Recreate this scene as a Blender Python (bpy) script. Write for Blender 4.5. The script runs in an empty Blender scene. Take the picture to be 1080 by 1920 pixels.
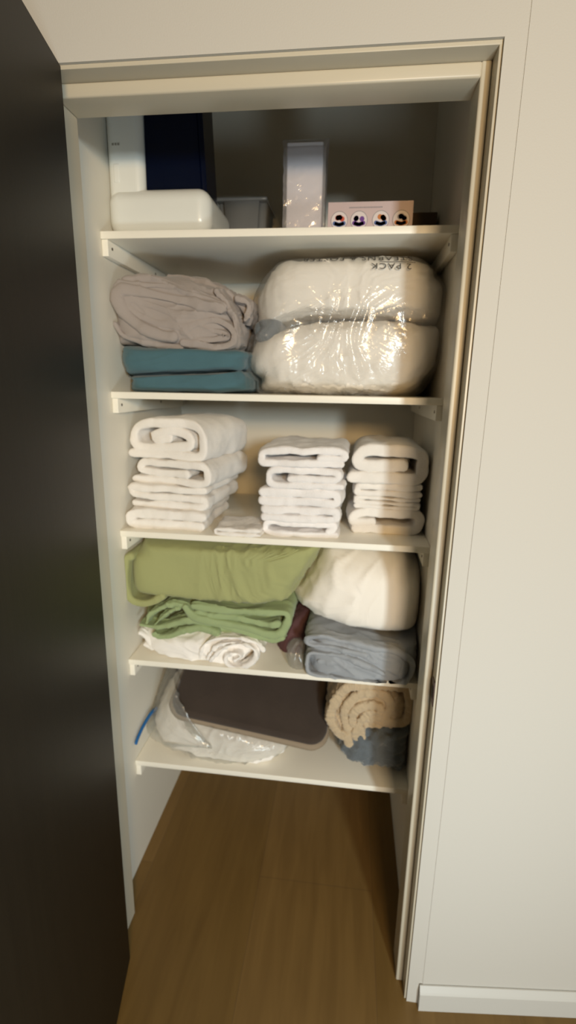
import bpy, bmesh, math, random
from mathutils import Vector, Matrix, noise
from mathutils.bvhtree import BVHTree
C = bpy.context.scene.collection
S = bpy.context.scene

# ------------------------------------------------------------------ camera
cam_d = bpy.data.cameras.new('camera'); cam = bpy.data.objects.new('camera', cam_d); C.objects.link(cam)
cr = Vector((0.99228222, 0.12274709, 0.01758259)); cu = Vector((-0.04680406, 0.23944836, 0.96978032))
cf = Vector((-0.11482759, 0.9631187, -0.24334541))
M = Matrix((cr, cu, -cf)).transposed().to_4x4(); M.translation = Vector((0.53277, -0.99102, 1.54285))
cam.matrix_world = M
cam_d.sensor_fit = 'VERTICAL'; cam_d.sensor_height = 36.0; cam_d.lens = 943.318 / 1920 * 36.0
cam_d.clip_start = 0.02
S.camera = cam
cam_d.dof.use_dof = True; cam_d.dof.focus_distance = 0.80; cam_d.dof.aperture_fstop = 3.2     # the photo is a little soft

# ------------------------------------------------------------------ light
S.view_settings.view_transform = 'Standard'; S.view_settings.look = 'None'
S.view_settings.gamma = 1.0; S.view_settings.use_curve_mapping = False
S.view_settings.exposure = 0.0
w = bpy.data.worlds.new('world'); S.world = w; w.use_nodes = True
# the dim hall around: pale warm walls above, dark wooden floor below the horizon
_n = w.node_tree.nodes; _tc = _n.new('ShaderNodeTexCoord'); _sp = _n.new('ShaderNodeSeparateXYZ'); _mr = _n.new('ShaderNodeValToRGB')
w.node_tree.links.new(_tc.outputs['Generated'], _sp.inputs[0]); w.node_tree.links.new(_sp.outputs['Z'], _mr.inputs[0])
_mr.color_ramp.elements[0].position = 0.0; _mr.color_ramp.elements[0].color = (0.10, 0.075, 0.045, 1)
_mr.color_ramp.elements[1].position = 0.12; _mr.color_ramp.elements[1].color = (1.0, 0.80, 0.54, 1)
w.node_tree.links.new(_mr.outputs[0], _n['Background'].inputs[0])
w.node_tree.nodes['Background'].inputs[1].default_value = 0.05

def area(name, loc, target, sx, sy, power, col, spread=180):
    d = bpy.data.lights.new(name, 'AREA'); d.shape = 'RECTANGLE'; d.size = sx; d.size_y = sy
    d.energy = power; d.color = col; d.spread = math.radians(spread)
    o = bpy.data.objects.new(name, d); C.objects.link(o); o.location = loc
    o.rotation_euler = (Vector(target) - Vector(loc)).to_track_quat('-Z', 'Y').to_euler()
    return o
area('window_daylight', (1.50, -2.7, 1.84), (0.5, 0.2, 1.0), 0.17, 0.36, 42, (0.85, 0.97, 1.0))
area('warm_fill_light', (1.00, -2.5, 2.02), (0.4, 0.2, 1.1), 0.4, 0.25, 32, (1.0, 0.64, 0.28))  # added warm fill, not an actual lamp; lifts the shelves and left closet wall
area('low_cool_fill_light', (0.95, -1.35, 0.55), (0.4, 0.2, 0.95), 0.4, 0.4, 9.5, (0.76, 0.92, 1.0))  # added cool fill near the floor, no window stands there; brightens the lower part

# ------------------------------------------------------------------ materials
def mat(name, col, rough=0.6, bump=0.0, bscale=200, var=0.0, vscale=6, spec=0.4, sheen=0.0, metal=0.0, stretch=(1, 1, 1), coat=0.0):
    m = bpy.data.materials.new(name); m.use_nodes = True; nt = m.node_tree; b = nt.nodes['Principled BSDF']
    b.inputs['Base Color'].default_value = (*col, 1); b.inputs['Roughness'].default_value = rough
    b.inputs['Specular IOR Level'].default_value = spec; b.inputs['Metallic'].default_value = metal
    b.inputs['Sheen Weight'].default_value = sheen; b.inputs['Coat Weight'].default_value = coat
    tc = nt.nodes.new('ShaderNodeTexCoord'); mp = nt.nodes.new('ShaderNodeMapping'); mp.inputs['Scale'].default_value = stretch
    nt.links.new(tc.outputs['Object'], mp.inputs[0])
    if var > 0:
        n = nt.nodes.new('ShaderNodeTexNoise'); n.inputs['Scale'].default_value = vscale; n.inputs['Detail'].default_value = 3
        nt.links.new(mp.outputs[0], n.inputs['Vector'])
        mx = nt.nodes.new('ShaderNodeMix'); mx.data_type = 'RGBA'
        mx.inputs['A'].default_value = (*[c * (1 - var) for c in col], 1); mx.inputs['B'].default_value = (*[min(1, c * (1 + var)) for c in col], 1)
        nt.links.new(n.outputs['Fac'], mx.inputs['Factor']); nt.links.new(mx.outputs['Result'], b.inputs['Base Color'])
    if bump > 0:
        n2 = nt.nodes.new('ShaderNodeTexNoise'); n2.inputs['Scale'].default_value = bscale; n2.inputs['Detail'].default_value = 3
        nt.links.new(mp.outputs[0], n2.inputs['Vector'])
        bp = nt.nodes.new('ShaderNodeBump'); bp.inputs['Strength'].default_value = bump; bp.inputs['Distance'].default_value = 0.004
        nt.links.new(n2.outputs['Fac'], bp.inputs['Height']); nt.links.new(bp.outputs[0], b.inputs['Normal'])
    return m

def film_mat(name, tint=(0.97, 0.97, 0.97), gloss=0.06, edge=0.45, rough=0.12, haze=0.0, hcol=(0.9, 0.9, 0.9)):
    m = bpy.data.materials.new(name); m.use_nodes = True; nt = m.node_tree; nt.nodes.remove(nt.nodes['Principled BSDF'])
    out = nt.nodes['Material Output']
    tr = nt.nodes.new('ShaderNodeBsdfTransparent'); tr.inputs[0].default_value = (*tint, 1)
    gl = nt.nodes.new('ShaderNodeBsdfGlossy'); gl.inputs['Roughness'].default_value = rough
    df = nt.nodes.new('ShaderNodeBsdfDiffuse'); df.inputs[0].default_value = (*hcol, 1)
    lw = nt.nodes.new('ShaderNodeLayerWeight'); lw.inputs[0].default_value = 0.35
    mr = nt.nodes.new('ShaderNodeMapRange'); mr.inputs['To Min'].default_value = gloss; mr.inputs['To Max'].default_value = edge
    tc = nt.nodes.new('ShaderNodeTexCoord'); n = nt.nodes.new('ShaderNodeTexNoise'); n.inputs['Scale'].default_value = 28; n.inputs['Detail'].default_value = 4; n.inputs['Distortion'].default_value = 1.2
    bp = nt.nodes.new('ShaderNodeBump'); bp.inputs['Strength'].default_value = 0.5; bp.inputs['Distance'].default_value = 0.006
    L = nt.links
    L.new(tc.outputs['Object'], n.inputs['Vector']); L.new(n.outputs['Fac'], bp.inputs['Height']); L.new(bp.outputs[0], gl.inputs['Normal'])
    L.new(lw.outputs['Facing'], mr.inputs['Value'])
    m1 = nt.nodes.new('ShaderNodeMixShader'); m1.inputs[0].default_value = haze
    L.new(tr.outputs[0], m1.inputs[1]); L.new(df.outputs[0], m1.inputs[2])
    m2 = nt.nodes.new('ShaderNodeMixShader'); L.new(mr.outputs[0], m2.inputs[0]); L.new(m1.outputs[0], m2.inputs[1]); L.new(gl.outputs[0], m2.inputs[2])
    L.new(m2.outputs[0], out.inputs['Surface'])
    return m

def wood_mat():
    m = bpy.data.materials.new('oak_floor'); m.use_nodes = True; nt = m.node_tree; b = nt.nodes['Principled BSDF']; L = nt.links
    b.inputs['Roughness'].default_value = 0.42; b.inputs['Specular IOR Level'].default_value = 0.35
    tc = nt.nodes.new('ShaderNodeTexCoord'); mp = nt.nodes.new('ShaderNodeMapping')
    mp.inputs['Location'].default_value = (-0.415, 0.55, 0); mp.inputs['Rotation'].default_value = (0, 0, math.radians(90)); L.new(tc.outputs['Object'], mp.inputs[0])
    br = nt.nodes.new('ShaderNodeTexBrick'); br.inputs['Scale'].default_value = 1; br.inputs['Brick Width'].default_value = 1.6; br.inputs['Row Height'].default_value = 0.36
    br.inputs['Mortar Size'].default_value = 0.0012; br.inputs['Mortar Smooth'].default_value = 0.5
    br.inputs['Color1'].default_value = (0.185, 0.108, 0.030, 1); br.inputs['Color2'].default_value = (0.225, 0.133, 0.042, 1); br.inputs['Mortar'].default_value = (0.15, 0.09, 0.035, 1)
    L.new(mp.outputs[0], br.inputs['Vector'])
    m2 = nt.nodes.new('ShaderNodeMapping'); m2.inputs['Scale'].default_value = (14, 1.4, 1); L.new(tc.outputs['Object'], m2.inputs[0])
    n = nt.nodes.new('ShaderNodeTexNoise'); n.inputs['Scale'].default_value = 2.2; n.inputs['Detail'].default_value = 5; n.inputs['Distortion'].default_value = 0.6
    L.new(m2.outputs[0], n.inputs['Vector'])
    mx = nt.nodes.new('ShaderNodeMix'); mx.data_type = 'RGBA'; mx.blend_type = 'MULTIPLY'; mx.inputs['Factor'].default_value = 0.55
    cr_ = nt.nodes.new('ShaderNodeValToRGB'); cr_.color_ramp.elements[0].position = 0.3; cr_.color_ramp.elements[0].color = (0.62, 0.58, 0.52, 1); cr_.color_ramp.elements[1].position = 0.7
    L.new(n.outputs['Fac'], cr_.inputs[0]); L.new(br.outputs['Color'], mx.inputs['A']); L.new(cr_.outputs[0], mx.inputs['B'])
    last = mx.outputs['Result']
    for (kx, ky, rad) in ((0.06, 0.16, 0.035), (0.40, 0.172, 0.05)):       # two knots
        vm = nt.nodes.new('ShaderNodeVectorMath'); vm.operation = 'DISTANCE'; vm.inputs[1].default_value = (kx, ky, 0)
        L.new(tc.outputs['Object'], vm.inputs[0])
        mr = nt.nodes.new('ShaderNodeMapRange'); mr.inputs['From Max'].default_value = rad; mr.inputs['To Min'].default_value = 0.55; mr.inputs['To Max'].default_value = 1.0; mr.interpolation_type = 'SMOOTHSTEP'
        L.new(vm.outputs['Value'], mr.inputs['Value'])
        k = nt.nodes.new('ShaderNodeVectorMath'); k.operation = 'SCALE'; L.new(last, k.inputs[0]); L.new(mr.outputs[0], k.inputs['Scale'])
        last = k.outputs[0]
    L.new(last, b.inputs['Base Color'])
    return m

MT = dict(
    wall=mat('wall_paint', (0.60, 0.58, 0.53), 0.6, 0.08, 350, spec=0.25),
    closet=mat('closet_paint', (0.82, 0.78, 0.68), 0.55, 0.06, 350, spec=0.3),
    trim=mat('trim_paint', (0.58, 0.53, 0.42), 0.35, 0.0, spec=0.45),
    board=mat('baseboard_paint', (0.60, 0.59, 0.55), 0.4, spec=0.4),
    shelf=mat('shelf_melamine', (0.93, 0.895, 0.79), 0.4, 0.0, spec=0.4),
    door=mat('espresso_veneer', (0.016, 0.012, 0.007), 0.5, 0.05, 60, 0.25, 5, stretch=(14, 14, 0.8), spec=0.22),
    floor=wood_mat(),
    metal=mat('strike_bronze', (0.10, 0.055, 0.05), 0.4, metal=0.7),
    dark=mat('dark_recess', (0.02, 0.015, 0.013), 0.8),
    screw=mat('screw_metal', (0.16, 0.13, 0.10), 0.4, metal=0.8),
    towel=mat('white_terry', (0.93, 0.89, 0.84), 0.95, 0.55, 420, 0.04, 30, spec=0.1, sheen=0.25),
    towel2=mat('bright_white_terry', (0.95, 0.925, 0.92), 0.95, 0.55, 420, 0.03, 30, spec=0.1, sheen=0.25),
    grey=mat('taupe_grey_linen', (0.37, 0.325, 0.30), 0.9, 0.25, 500, 0.06, 12, spec=0.15, sheen=0.15),
    teal=mat('teal_fleece', (0.075, 0.155, 0.185), 0.95, 0.3, 500, 0.06, 25, spec=0.1, sheen=0.2),
    pillow=mat('white_pillow_cotton', (0.93, 0.89, 0.82), 0.8, 0.1, 300, 0.02, 8, spec=0.2),
    print=mat('black_print', (0.05, 0.045, 0.04), 0.6),
    film=film_mat('clear_plastic_film', gloss=0.05, edge=0.35, rough=0.16, haze=0.10, hcol=(0.92, 0.90, 0.87)),
    film2=film_mat('hazy_plastic_film', tint=(0.93, 0.93, 0.91), gloss=0.05, edge=0.4, rough=0.2, haze=0.14, hcol=(0.85, 0.83, 0.78)),
    green=mat('sage_green_cotton', (0.37, 0.385, 0.175), 0.9, 0.2, 400, 0.05, 8, spec=0.15, sheen=0.15),
    green2=mat('sage_green_sheet_cotton', (0.33, 0.41, 0.21), 0.9, 0.2, 400, 0.05, 8, spec=0.15, sheen=0.15),
    cotton=mat('white_cotton', (0.93, 0.895, 0.85), 0.85, 0.15, 300, 0.02, 8, spec=0.15),
    peach=mat('cream_pillow_shell', (0.95, 0.90, 0.82), 0.7, 0.1, 200, 0.02, 6, spec=0.25),
    bluegrey=mat('blue_grey_sateen', (0.33, 0.35, 0.375), 0.6, 0.1, 300, 0.05, 10, spec=0.3, sheen=0.1),
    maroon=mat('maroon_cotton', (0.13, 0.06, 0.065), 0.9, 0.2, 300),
    taupe=mat('dark_taupe_velour', (0.060, 0.045, 0.036), 0.95, 0.3, 300, 0.22, 9, spec=0.1, sheen=0.25),
    piping=mat('beige_border', (0.30, 0.235, 0.165), 0.8, 0.2, 300),
    cream=mat('cream_sherpa', (0.56, 0.44, 0.29), 0.95, 0.8, 160, 0.07, 60, spec=0.1, sheen=0.3),
    plush=mat('blue_grey_plush', (0.135, 0.155, 0.17), 0.95, 0.7, 130, 0.3, 18, spec=0.1, sheen=0.4),
    zipper=mat('blue_zipper_plastic', (0.01, 0.13, 0.38), 0.35, spec=0.5),
    appl=mat('white_appliance_plastic', (0.78, 0.79, 0.74), 0.28, spec=0.5),
    tank=mat('navy_tank_plastic', (0.0012, 0.0035, 0.015), 0.2, 0.0, spec=0.35),
    grille=mat('grey_print', (0.35, 0.33, 0.28), 0.6),
    bin=film_mat('frosted_plastic', tint=(0.75, 0.76, 0.76), gloss=0.04, edge=0.2, rough=0.3, haze=0.45, hcol=(0.35, 0.36, 0.36)),
    package=mat('white_package_card', (0.82, 0.78, 0.80), 0.6),
    pink=mat('pale_pink_card', (0.66, 0.54, 0.56), 0.6),
    pinkside=mat('brown_card_side', (0.30, 0.14, 0.10), 0.7),
    red=mat('print_red', (0.62, 0.10, 0.06), 0.6), blue=mat('print_blue', (0.10, 0.17, 0.42), 0.6),
    purple=mat('print_purple', (0.16, 0.05, 0.32), 0.6), orange=mat('print_orange', (0.62, 0.22, 0.06), 0.6),
    pgrey=mat('print_grey', (0.30, 0.28, 0.32), 0.6), pwhite=mat('print_white', (0.80, 0.74, 0.76), 0.6),
    carton=mat('brown_carton', (0.13, 0.085, 0.05), 0.8, 0.1, 100), orangecloth=mat('tan_orange_cloth', (0.50, 0.25, 0.08), 0.9, 0.2, 200),
)

# ------------------------------------------------------------------ mesh tools
def lerp(a, b, t): return a + (b - a) * t
def crom(pts, n, closed=False):
    """Catmull-Rom resampled evenly to n points"""
    P = [Vector(p) for p in pts]; N = len(P); out = []
    segs = N if closed else N - 1
    for i in range(segs):
        p0 = P[(i - 1) % N] if closed or i > 0 else P[0]; p1 = P[i]; p2 = P[(i + 1) % N]
        p3 = P[(i + 2) % N] if closed or i + 2 < N else P[-1]
        for k in range(16):
            t = k / 16
            out.append(0.5 * ((2 * p1) + (p2 - p0) * t + (2 * p0 - 5 * p1 + 4 * p2 - p3) * t * t + (3 * p1 - p0 - 3 * p2 + p3) * t ** 3))
    out.append(P[0].copy() if closed else P[-1].copy())
    d = [0]
    for a, b in zip(out, out[1:]): d.append(d[-1] + (b - a).length)
    res = []; j = 0
    m = n if closed else n - 1
    for i in range(n):
        s = d[-1] * i / m
        while j < len(d) - 2 and d[j + 1] < s: j += 1
        t = (s - d[j]) / max(1e-9, d[j + 1] - d[j]); res.append(out[j].lerp(out[j + 1], min(1, max(0, t))))
    return res

class MB:
    def __init__(s): s.v = []; s.f = []
    def box(s, x0, x1, y0, y1, z0, z1, bev=0.0):
        bm = bmesh.new(); bmesh.ops.create_cube(bm, size=1)
        for v in bm.verts: v.co = Vector(((v.co.x + .5) * (x1 - x0) + x0, (v.co.y + .5) * (y1 - y0) + y0, (v.co.z + .5) * (z1 - z0) + z0))
        if bev > 0: bmesh.ops.bevel(bm, geom=bm.edges[:], offset=bev, segments=3, affect='EDGES', profile=0.5)
        s.bm(bm); return s
    def bm(s, bm):
        bm.verts.index_update(); o = len(s.v)
        s.v += [v.co.copy() for v in bm.verts]; s.f += [[o + v.index for v in f.verts] for f in bm.faces]; bm.free()
    def cyl(s, c, axis, r, h, n=24, r2=None):
        bm = bmesh.new(); bmesh.ops.create_cone(bm, cap_ends=True, segments=n, radius1=r, radius2=r if r2 is None else r2, depth=h)
        q = Vector((0, 0, 1)).rotation_difference(Vector(axis))
        for v in bm.verts: v.co = q @ v.co + Vector(c)
        s.bm(bm); return s
    def tube(s, pts, r, n=10, count=40, rz=None):
        P = crom(pts, count); o = len(s.v)
        for i, p in enumerate(P):
            t = (P[min(i + 1, count - 1)] - P[max(i - 1, 0)]).normalized()
            a = t.cross(Vector((0, 0, 1)));
            if a.length < .1: a = t.cross(Vector((1, 0, 0)))
            a.normalize(); b = a.cross(t)
            k = 1 if 0 < i < count - 1 else 0.6
            for j in range(n):
                an = 2 * math.pi * j / n; s.v.append(p + a * math.cos(an) * r * k + b * math.sin(an) * (rz or r) * k)
        for i in range(count - 1):
            for j in range(n):
                s.f.append([o + i * n + j, o + i * n + (j + 1) % n, o + (i + 1) * n + (j + 1) % n, o + (i + 1) * n + j])
        s.f.append([o + j for j in range(n)][::-1]); s.f.append([o + (count - 1) * n + j for j in range(n)])
        return s
    def ribbon(s, pts, t, y0, y1, count=90, ny=34, shift=None, tapend=0.55):
        """a thick cloth whose fold line is drawn in x,z at the front and runs back in y"""
        P = crom([Vector((a[0], a[1])) for a in pts], count); o = len(s.v)
        nor = []
        for i in range(count):
            d = (P[min(i + 1, count - 1)] - P[max(i - 1, 0)]).normalized(); nor.append(Vector((-d.y, d.x)))
        loop_i = []
        L = []
        cap = 5
        for k in range(cap):      # round start cap
            a = math.pi / 2 + math.pi * (k + 0.5) / cap
            d = (P[1] - P[0]).normalized(); L.append((P[0], d * math.cos(a) * 1 + nor[0] * math.sin(a)))
        base_start = len(L)
        seq = [(P[i], nor[i] * -1) for i in range(count)]
        d = (P[-1] - P[-2]).normalized(); endc = []
        for k in range(cap):
            a = -math.pi / 2 + math.pi * (k + 0.5) / cap
            endc.append((P[-1], d * math.cos(a) + nor[-1] * math.sin(a)))
        back = [(P[i], nor[i]) for i in range(count - 1, -1, -1)]
        loop = seq + endc + back + L
        n = len(loop)
        ys = []
        for j in range(ny):
            u = j / (ny - 1)
            ys.append(u)
        prof = [(0.0, tapend), (0.0012, tapend + .22), (0.004, 0.95)]
        D = y1 - y0
        rows = [(y0 + a, b) for a, b in prof]
        for j in range(ny): rows.append((y0 + 0.008 + (D - 0.016) * (j / (ny - 1)) ** 1.5, 1.0))
        rows += [(y1 - a, b) for a, b in reversed(prof)]
        for (y, k) in rows:
            u = (y - y0) / D
            sh = shift(u) if shift else (0, 0)
            for (p, q) in loop:
                w_ = p + q * (t / 2 * k); s.v.append(Vector((w_.x + sh[0], y, w_.y + sh[1])))
        R_ = len(rows)
        for j in range(R_ - 1):
            for i in range(n): s.f.append([o + j * n + i, o + j * n + (i + 1) % n, o + (j + 1) * n + (i + 1) % n, o + (j + 1) * n + i])
        # strip caps
        def idx(j, i): return o + j * n + (i % n)
        for j, rev in ((0, False), (R_ - 1, True)):
            for i in range(count - 1):
                a, b_ = i, i + 1; c = (2 * count + cap - 1 - b_); d_ = (2 * count + cap - 1 - a)
                f = [idx(j, a), idx(j, d_), idx(j, c), idx(j, b_)]; s.f.append(f[::-1] if rev else f)
            f = [idx(j, count - 1 + k) for k in range(cap + 2)]; s.f.append(f if rev else f[::-1])
            f = [idx(j, 2 * count + cap - 1 + k) for k in range(cap + 2)]; s.f.append(f if rev else f[::-1])
        return s
    def body(s, outline, y0, y1, e=0.5, e2=1.0, n=200, rings=44, cz=0.45, shift=None, cx=None):
        """a soft solid: outline in x,z, swelling back in y, closed at both ends"""
        P = crom([Vector((a[0], a[1])) for a in outline], n, True); o = len(s.v)
        area_ = sum(P[i].x * P[(i + 1) % n].y - P[(i + 1) % n].x * P[i].y for i in range(n))
        if area_ > 0: P.reverse()
        zs = [q.y for q in P]; xs = [q.x for q in P]
        c = Vector((cx if cx is not None else (min(xs) + max(xs)) / 2, lerp(min(zs), max(zs), cz)))
        HW = (max(xs) - min(xs)) / 2; HZ = (max(zs) - min(zs)) / 2
        mid = (y0 + y1) / 2; half = (y1 - y0) / 2
        an = [-math.pi / 2 + math.pi * (j + 0.6) / (rings + 0.2) for j in range(rings)]
        rows = [(math.cos(a) ** e, math.copysign(abs(math.sin(a)) ** e2, math.sin(a))) for a in an]
        k1 = rows[0][0]; nf = max(2, int(k1 / 0.022)); pre = []
        for j in range(1, nf):
            k = k1 * j / nf; c_ = k ** (1 / e); pre.append((k, -(math.sqrt(1 - c_ * c_) ** e2)))
        rows = pre + rows + [(k, -q_) for k, q_ in reversed(pre)]; rings = len(rows)
        for (k, sn) in rows:
            y = mid + half * sn; sh = shift((y - y0) / (y1 - y0)) if shift else (0, 0)
            b_ = min(1.0, max(0.0, (k - 0.25) / 0.65)) ** 1.2
            for q in P:
                dd = q - c; L_ = max(1e-6, dd.length); ux, uz = dd.x / L_, dd.y / L_
                re = 1.0 / math.sqrt((ux / HW) ** 2 + (uz / HZ) ** 2) * 1.04
                w_ = c + dd * (lerp(re / L_, 1.0, b_) * k); s.v.append(Vector((w_.x + sh[0], y, w_.y + sh[1])))
        for j in range(rings - 1):
            for i in range(n): s.f.append([o + j * n + i, o + (j + 1) * n + i, o + (j + 1) * n + (i + 1) % n, o + j * n + (i + 1) % n][::-1])
        for j, y in ((0, y0), (rings - 1, y1)):
            sh = shift(0 if j == 0 else 1) if shift else (0, 0)
            s.v.append(Vector((c.x + sh[0], y, c.y + sh[1]))); ci = len(s.v) - 1
            for i in range(n):
                f = [ci, o + j * n + i, o + j * n + (i + 1) % n]; s.f.append(f if j == 0 else f[::-1])
        return s
    def build(s, name, m, parent=None, smooth=True, disp=None, origin=None, clampz=None, rot=None, clampx=None):
        me = bpy.data.meshes.new(name); me.from_pydata([tuple(v) for v in s.v], [], s.f); me.update()
        bm = bmesh.new(); bm.from_mesh(me); bmesh.ops.recalc_face_normals(bm, faces=bm.faces[:]); bm.to_mesh(me); bm.free(); me.update()
        if disp:
            nn = [v.normal.copy() for v in me.vertices]
            for v, n_ in zip(me.vertices, nn): v.co = v.co + disp(v.co, n_)
        if rot:
            piv, ang = rot; R = Matrix.Rotation(ang, 3, 'Z'); pv = Vector(piv)
            for v in me.vertices: v.co = R @ (v.co - pv) + pv
        if clampx:
            for v in me.vertices:
                v.co.x = min(max(v.co.x, clampx[0]), clampx[1])
        if clampz is not None:
            lo, hi = clampz
            for v in me.vertices:
                if v.co.z < lo: v.co.z = lo
                if hi and v.co.z > hi: v.co.z = hi
        me.materials.append(m)
        if smooth:
            for p in me.polygons: p.use_smooth = True
            try: me.set_sharp_from_angle(angle=math.radians(50))
            except Exception: pass
        ob = bpy.data.objects.new(name, me); C.objects.link(ob)
        if parent is None:                       # put the origin at the base of the thing
            if len(me.vertices):
                xs = [v.co.x for v in me.vertices]; ys = [v.co.y for v in me.vertices]; zs = [v.co.z for v in me.vertices]
                c = Vector(((min(xs) + max(xs)) / 2, (min(ys) + max(ys)) / 2, min(zs)))
                for v in me.vertices: v.co -= c
                ob.location = c
        else:
            ob.parent = parent; off = parent.location
            if parent.parent: off = off + parent.parent.location
            for v in me.vertices: v.co -= off
        return ob

def tag(o, label=None, cat=None, group=None, kind=None):
    if label: o['label'] = label
    if cat: o['category'] = cat
    if group: o['group'] = group
    if kind: o['kind'] = kind
    return o
def empty(name, loc, label, cat, group=None):
    o = bpy.data.objects.new(name, None); C.objects.link(o); o.location = loc; o.empty_display_size = 0.05
    return tag(o, label, cat, group)
def struct(o): o['kind'] = 'structure'; return o

# displacement recipes
def ns(p, s=1.0, seed=0.0): return noise.noise(Vector((p[0] * s + seed, p[1] * s - seed * 1.7, p[2] * s + seed * .6)))
def soft(amp=0.006, sc=14, seed=0, fine=0.0015, fsc=60):
    def f(p, n): return n * (amp * ns(p, sc, seed) + fine * ns(p, fsc, seed + 9)) + Vector((0, 0, amp * .8 * ns((p[0], p[1], 0), sc * .7, seed + 3)))
    return f
def ridges(amp, dirv, sc, seed=0, sharp=3, warp=0.03, base=0.004, bsc=10, along=0.18, mask=None):
    """creases that run along dirv"""
    d = Vector(dirv).normalized()
    def f(p, n):
        q = Vector(p) + Vector((ns(p, 7, seed + 1), ns(p, 7, seed + 2), ns(p, 7, seed + 3))) * warp
        par = d * q.dot(d); q2 = (q - par) + par * along
        r = (1 - abs(ns(q2, sc, seed)) * 2.0); r = max(0, r) ** sharp
        r2 = (1 - abs(ns(q2, sc * 2.3, seed + 5)) * 2.0); r2 = max(0, r2) ** sharp
        k = mask(p) if mask else 1.0
        return n * (amp * k * (r - 0.35 + 0.45 * r2) + base * ns(p, bsc, seed + 7))
    return f

# ------------------------------------------------------------------ the room
HO = 2.086
CD = 0.85        # closet back wall
m = MB(); m.box(-4, 5.0, -6, 1.0, -0.06, 0.0); struct(m.build('floor', MT['floor'], smooth=False))
m = MB(); m.box(-2.2, -0.058, 0, 0.12, 0, 2.62).box(0.747, 0.793, 0, 0.12, 0, 2.62).box(-0.058, 0.747, 0, 0.12, HO, 2.62)
struct(m.build('wall_front', MT['wall'], smooth=False))
# the wall right of the closet turns slightly back from the opening's strip
a = math.radians(5.5); m = MB(); bm = bmesh.new(); bmesh.ops.create_cube(bm, size=1)
for v in bm.verts:
    X = (v.co.x + .5) * 2.2; Y = (v.co.y + .5) * 0.12
    v.co = Vector((0.781 + X * math.cos(a), -0.0016 + X * math.sin(a) * (1.0 if X > 0 else 0) + Y, (v.co.z + .5) * 2.62))
bmesh.ops.bevel(bm, geom=[e for e in bm.edges if all(abs(v.co.x - 0.781) < 1e-3 and v.co.y < 0.05 for v in e.verts)], offset=0.0014, segments=3, affect='EDGES')
m.bm(bm); struct(m.build('wall_right', MT['wall'], smooth=False))
m = MB(); bm = bmesh.new(); prof = [(0.0, 0), (-0.014, 0), (-0.014, 0.054), (-0.0115, 0.058), (-0.003, 0.070), (0.0, 0.070)]
va = []
for X in (-0.006, 2.19):
    va.append([bm.verts.new((0.781 + X * math.cos(a), -0.003 + X * math.sin(a) + y, z)) for y, z in prof])
for i in range(6): bm.faces.new((va[0][i], va[0][(i + 1) % 6], va[1][(i + 1) % 6], va[1][i]))
bm.faces.new(va[0]); bm.faces.new(va[1][::-1])
m.bm(bm); struct(m.build('baseboard_right', MT['board'], smooth=False))
m = MB(); m.box(-0.211, -0.091, 0.12, CD + .1, 0, 2.62); struct(m.build('wall_closet_left', MT['closet'], smooth=False))
m = MB(); m.box(0.755, 0.875, 0.12, CD + .1, 0, 2.62); struct(m.build('wall_closet_right', MT['closet'], smooth=False))
m = MB(); m.box(-0.091, 0.755, CD, CD + .1, 0, 2.62); struct(m.build('wall_closet_back', MT['closet'], smooth=False))
m = MB(); m.box(-0.211, 0.875, 0.0, CD + .1, 2.62, 2.70); struct(m.build('ceiling', MT['closet'], smooth=False))
# door frame: rebated jambs and head
m = MB(); m.box(-0.058, -0.052, 0.006, 0.12, 0, 2.081).box(-0.0525, -0.0405, 0.045, 0.12, 0, 2.0795, 0.0015)
struct(m.build('trim_1', MT['trim'], smooth=False))
m = MB(); m.box(0.7415, 0.747, 0.006, 0.12, 0, 2.081, 0.001).box(0.7235, 0.742, 0.045, 0.12, 0, 2.0795, 0.0035)
struct(m.build('trim_2', MT['trim'], smooth=True))
m = MB(); m.box(-0.058, 0.747, 0.006, 0.12, 2.079, HO, 0.001).box(-0.0405, 0.7255, 0.045, 0.12, 2.055, 2.0790, 0.004)
struct(m.build('trim_3', MT['trim'], smooth=True))

# latch plate let into the right jamb
t = empty('strike_plate', (0.7413, 0.018, 0.895), 'small dark bronze strike plate let into the right door jamb', 'strike plate')
MB().box(0.7397, 0.7414, 0.008, 0.034, 0.865, 0.925, 0.0006).build('plate', MT['metal'], t)
MB().box(0.7392, 0.7399, 0.014, 0.028, 0.880, 0.910).build('latch_hole', MT['dark'], t)
for zz in (0.871, 0.919): MB().cyl((0.7395, 0.021, zz), (1, 0, 0), 0.003, 0.001, 12).build('screw', MT['screw'], t)

# the open door: dark slab hinged on the left, swung out past square
t = empty('door_1', (0, 0, 0), None, None); t['kind'] = 'structure'
ang = math.atan2(0.205, 1.0)
m = MB(); m.box(-0.040, 0.0, -0.80, 0.0, 0.010, 2.078, 0.0015)
R_ = Matrix.Rotation(ang, 3, 'Z')
for i, v in enumerate(m.v): m.v[i] = R_ @ v + Vector((0.001, -0.006, 0))
m.build('door_panel', MT['door'], t, smooth=True)

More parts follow.
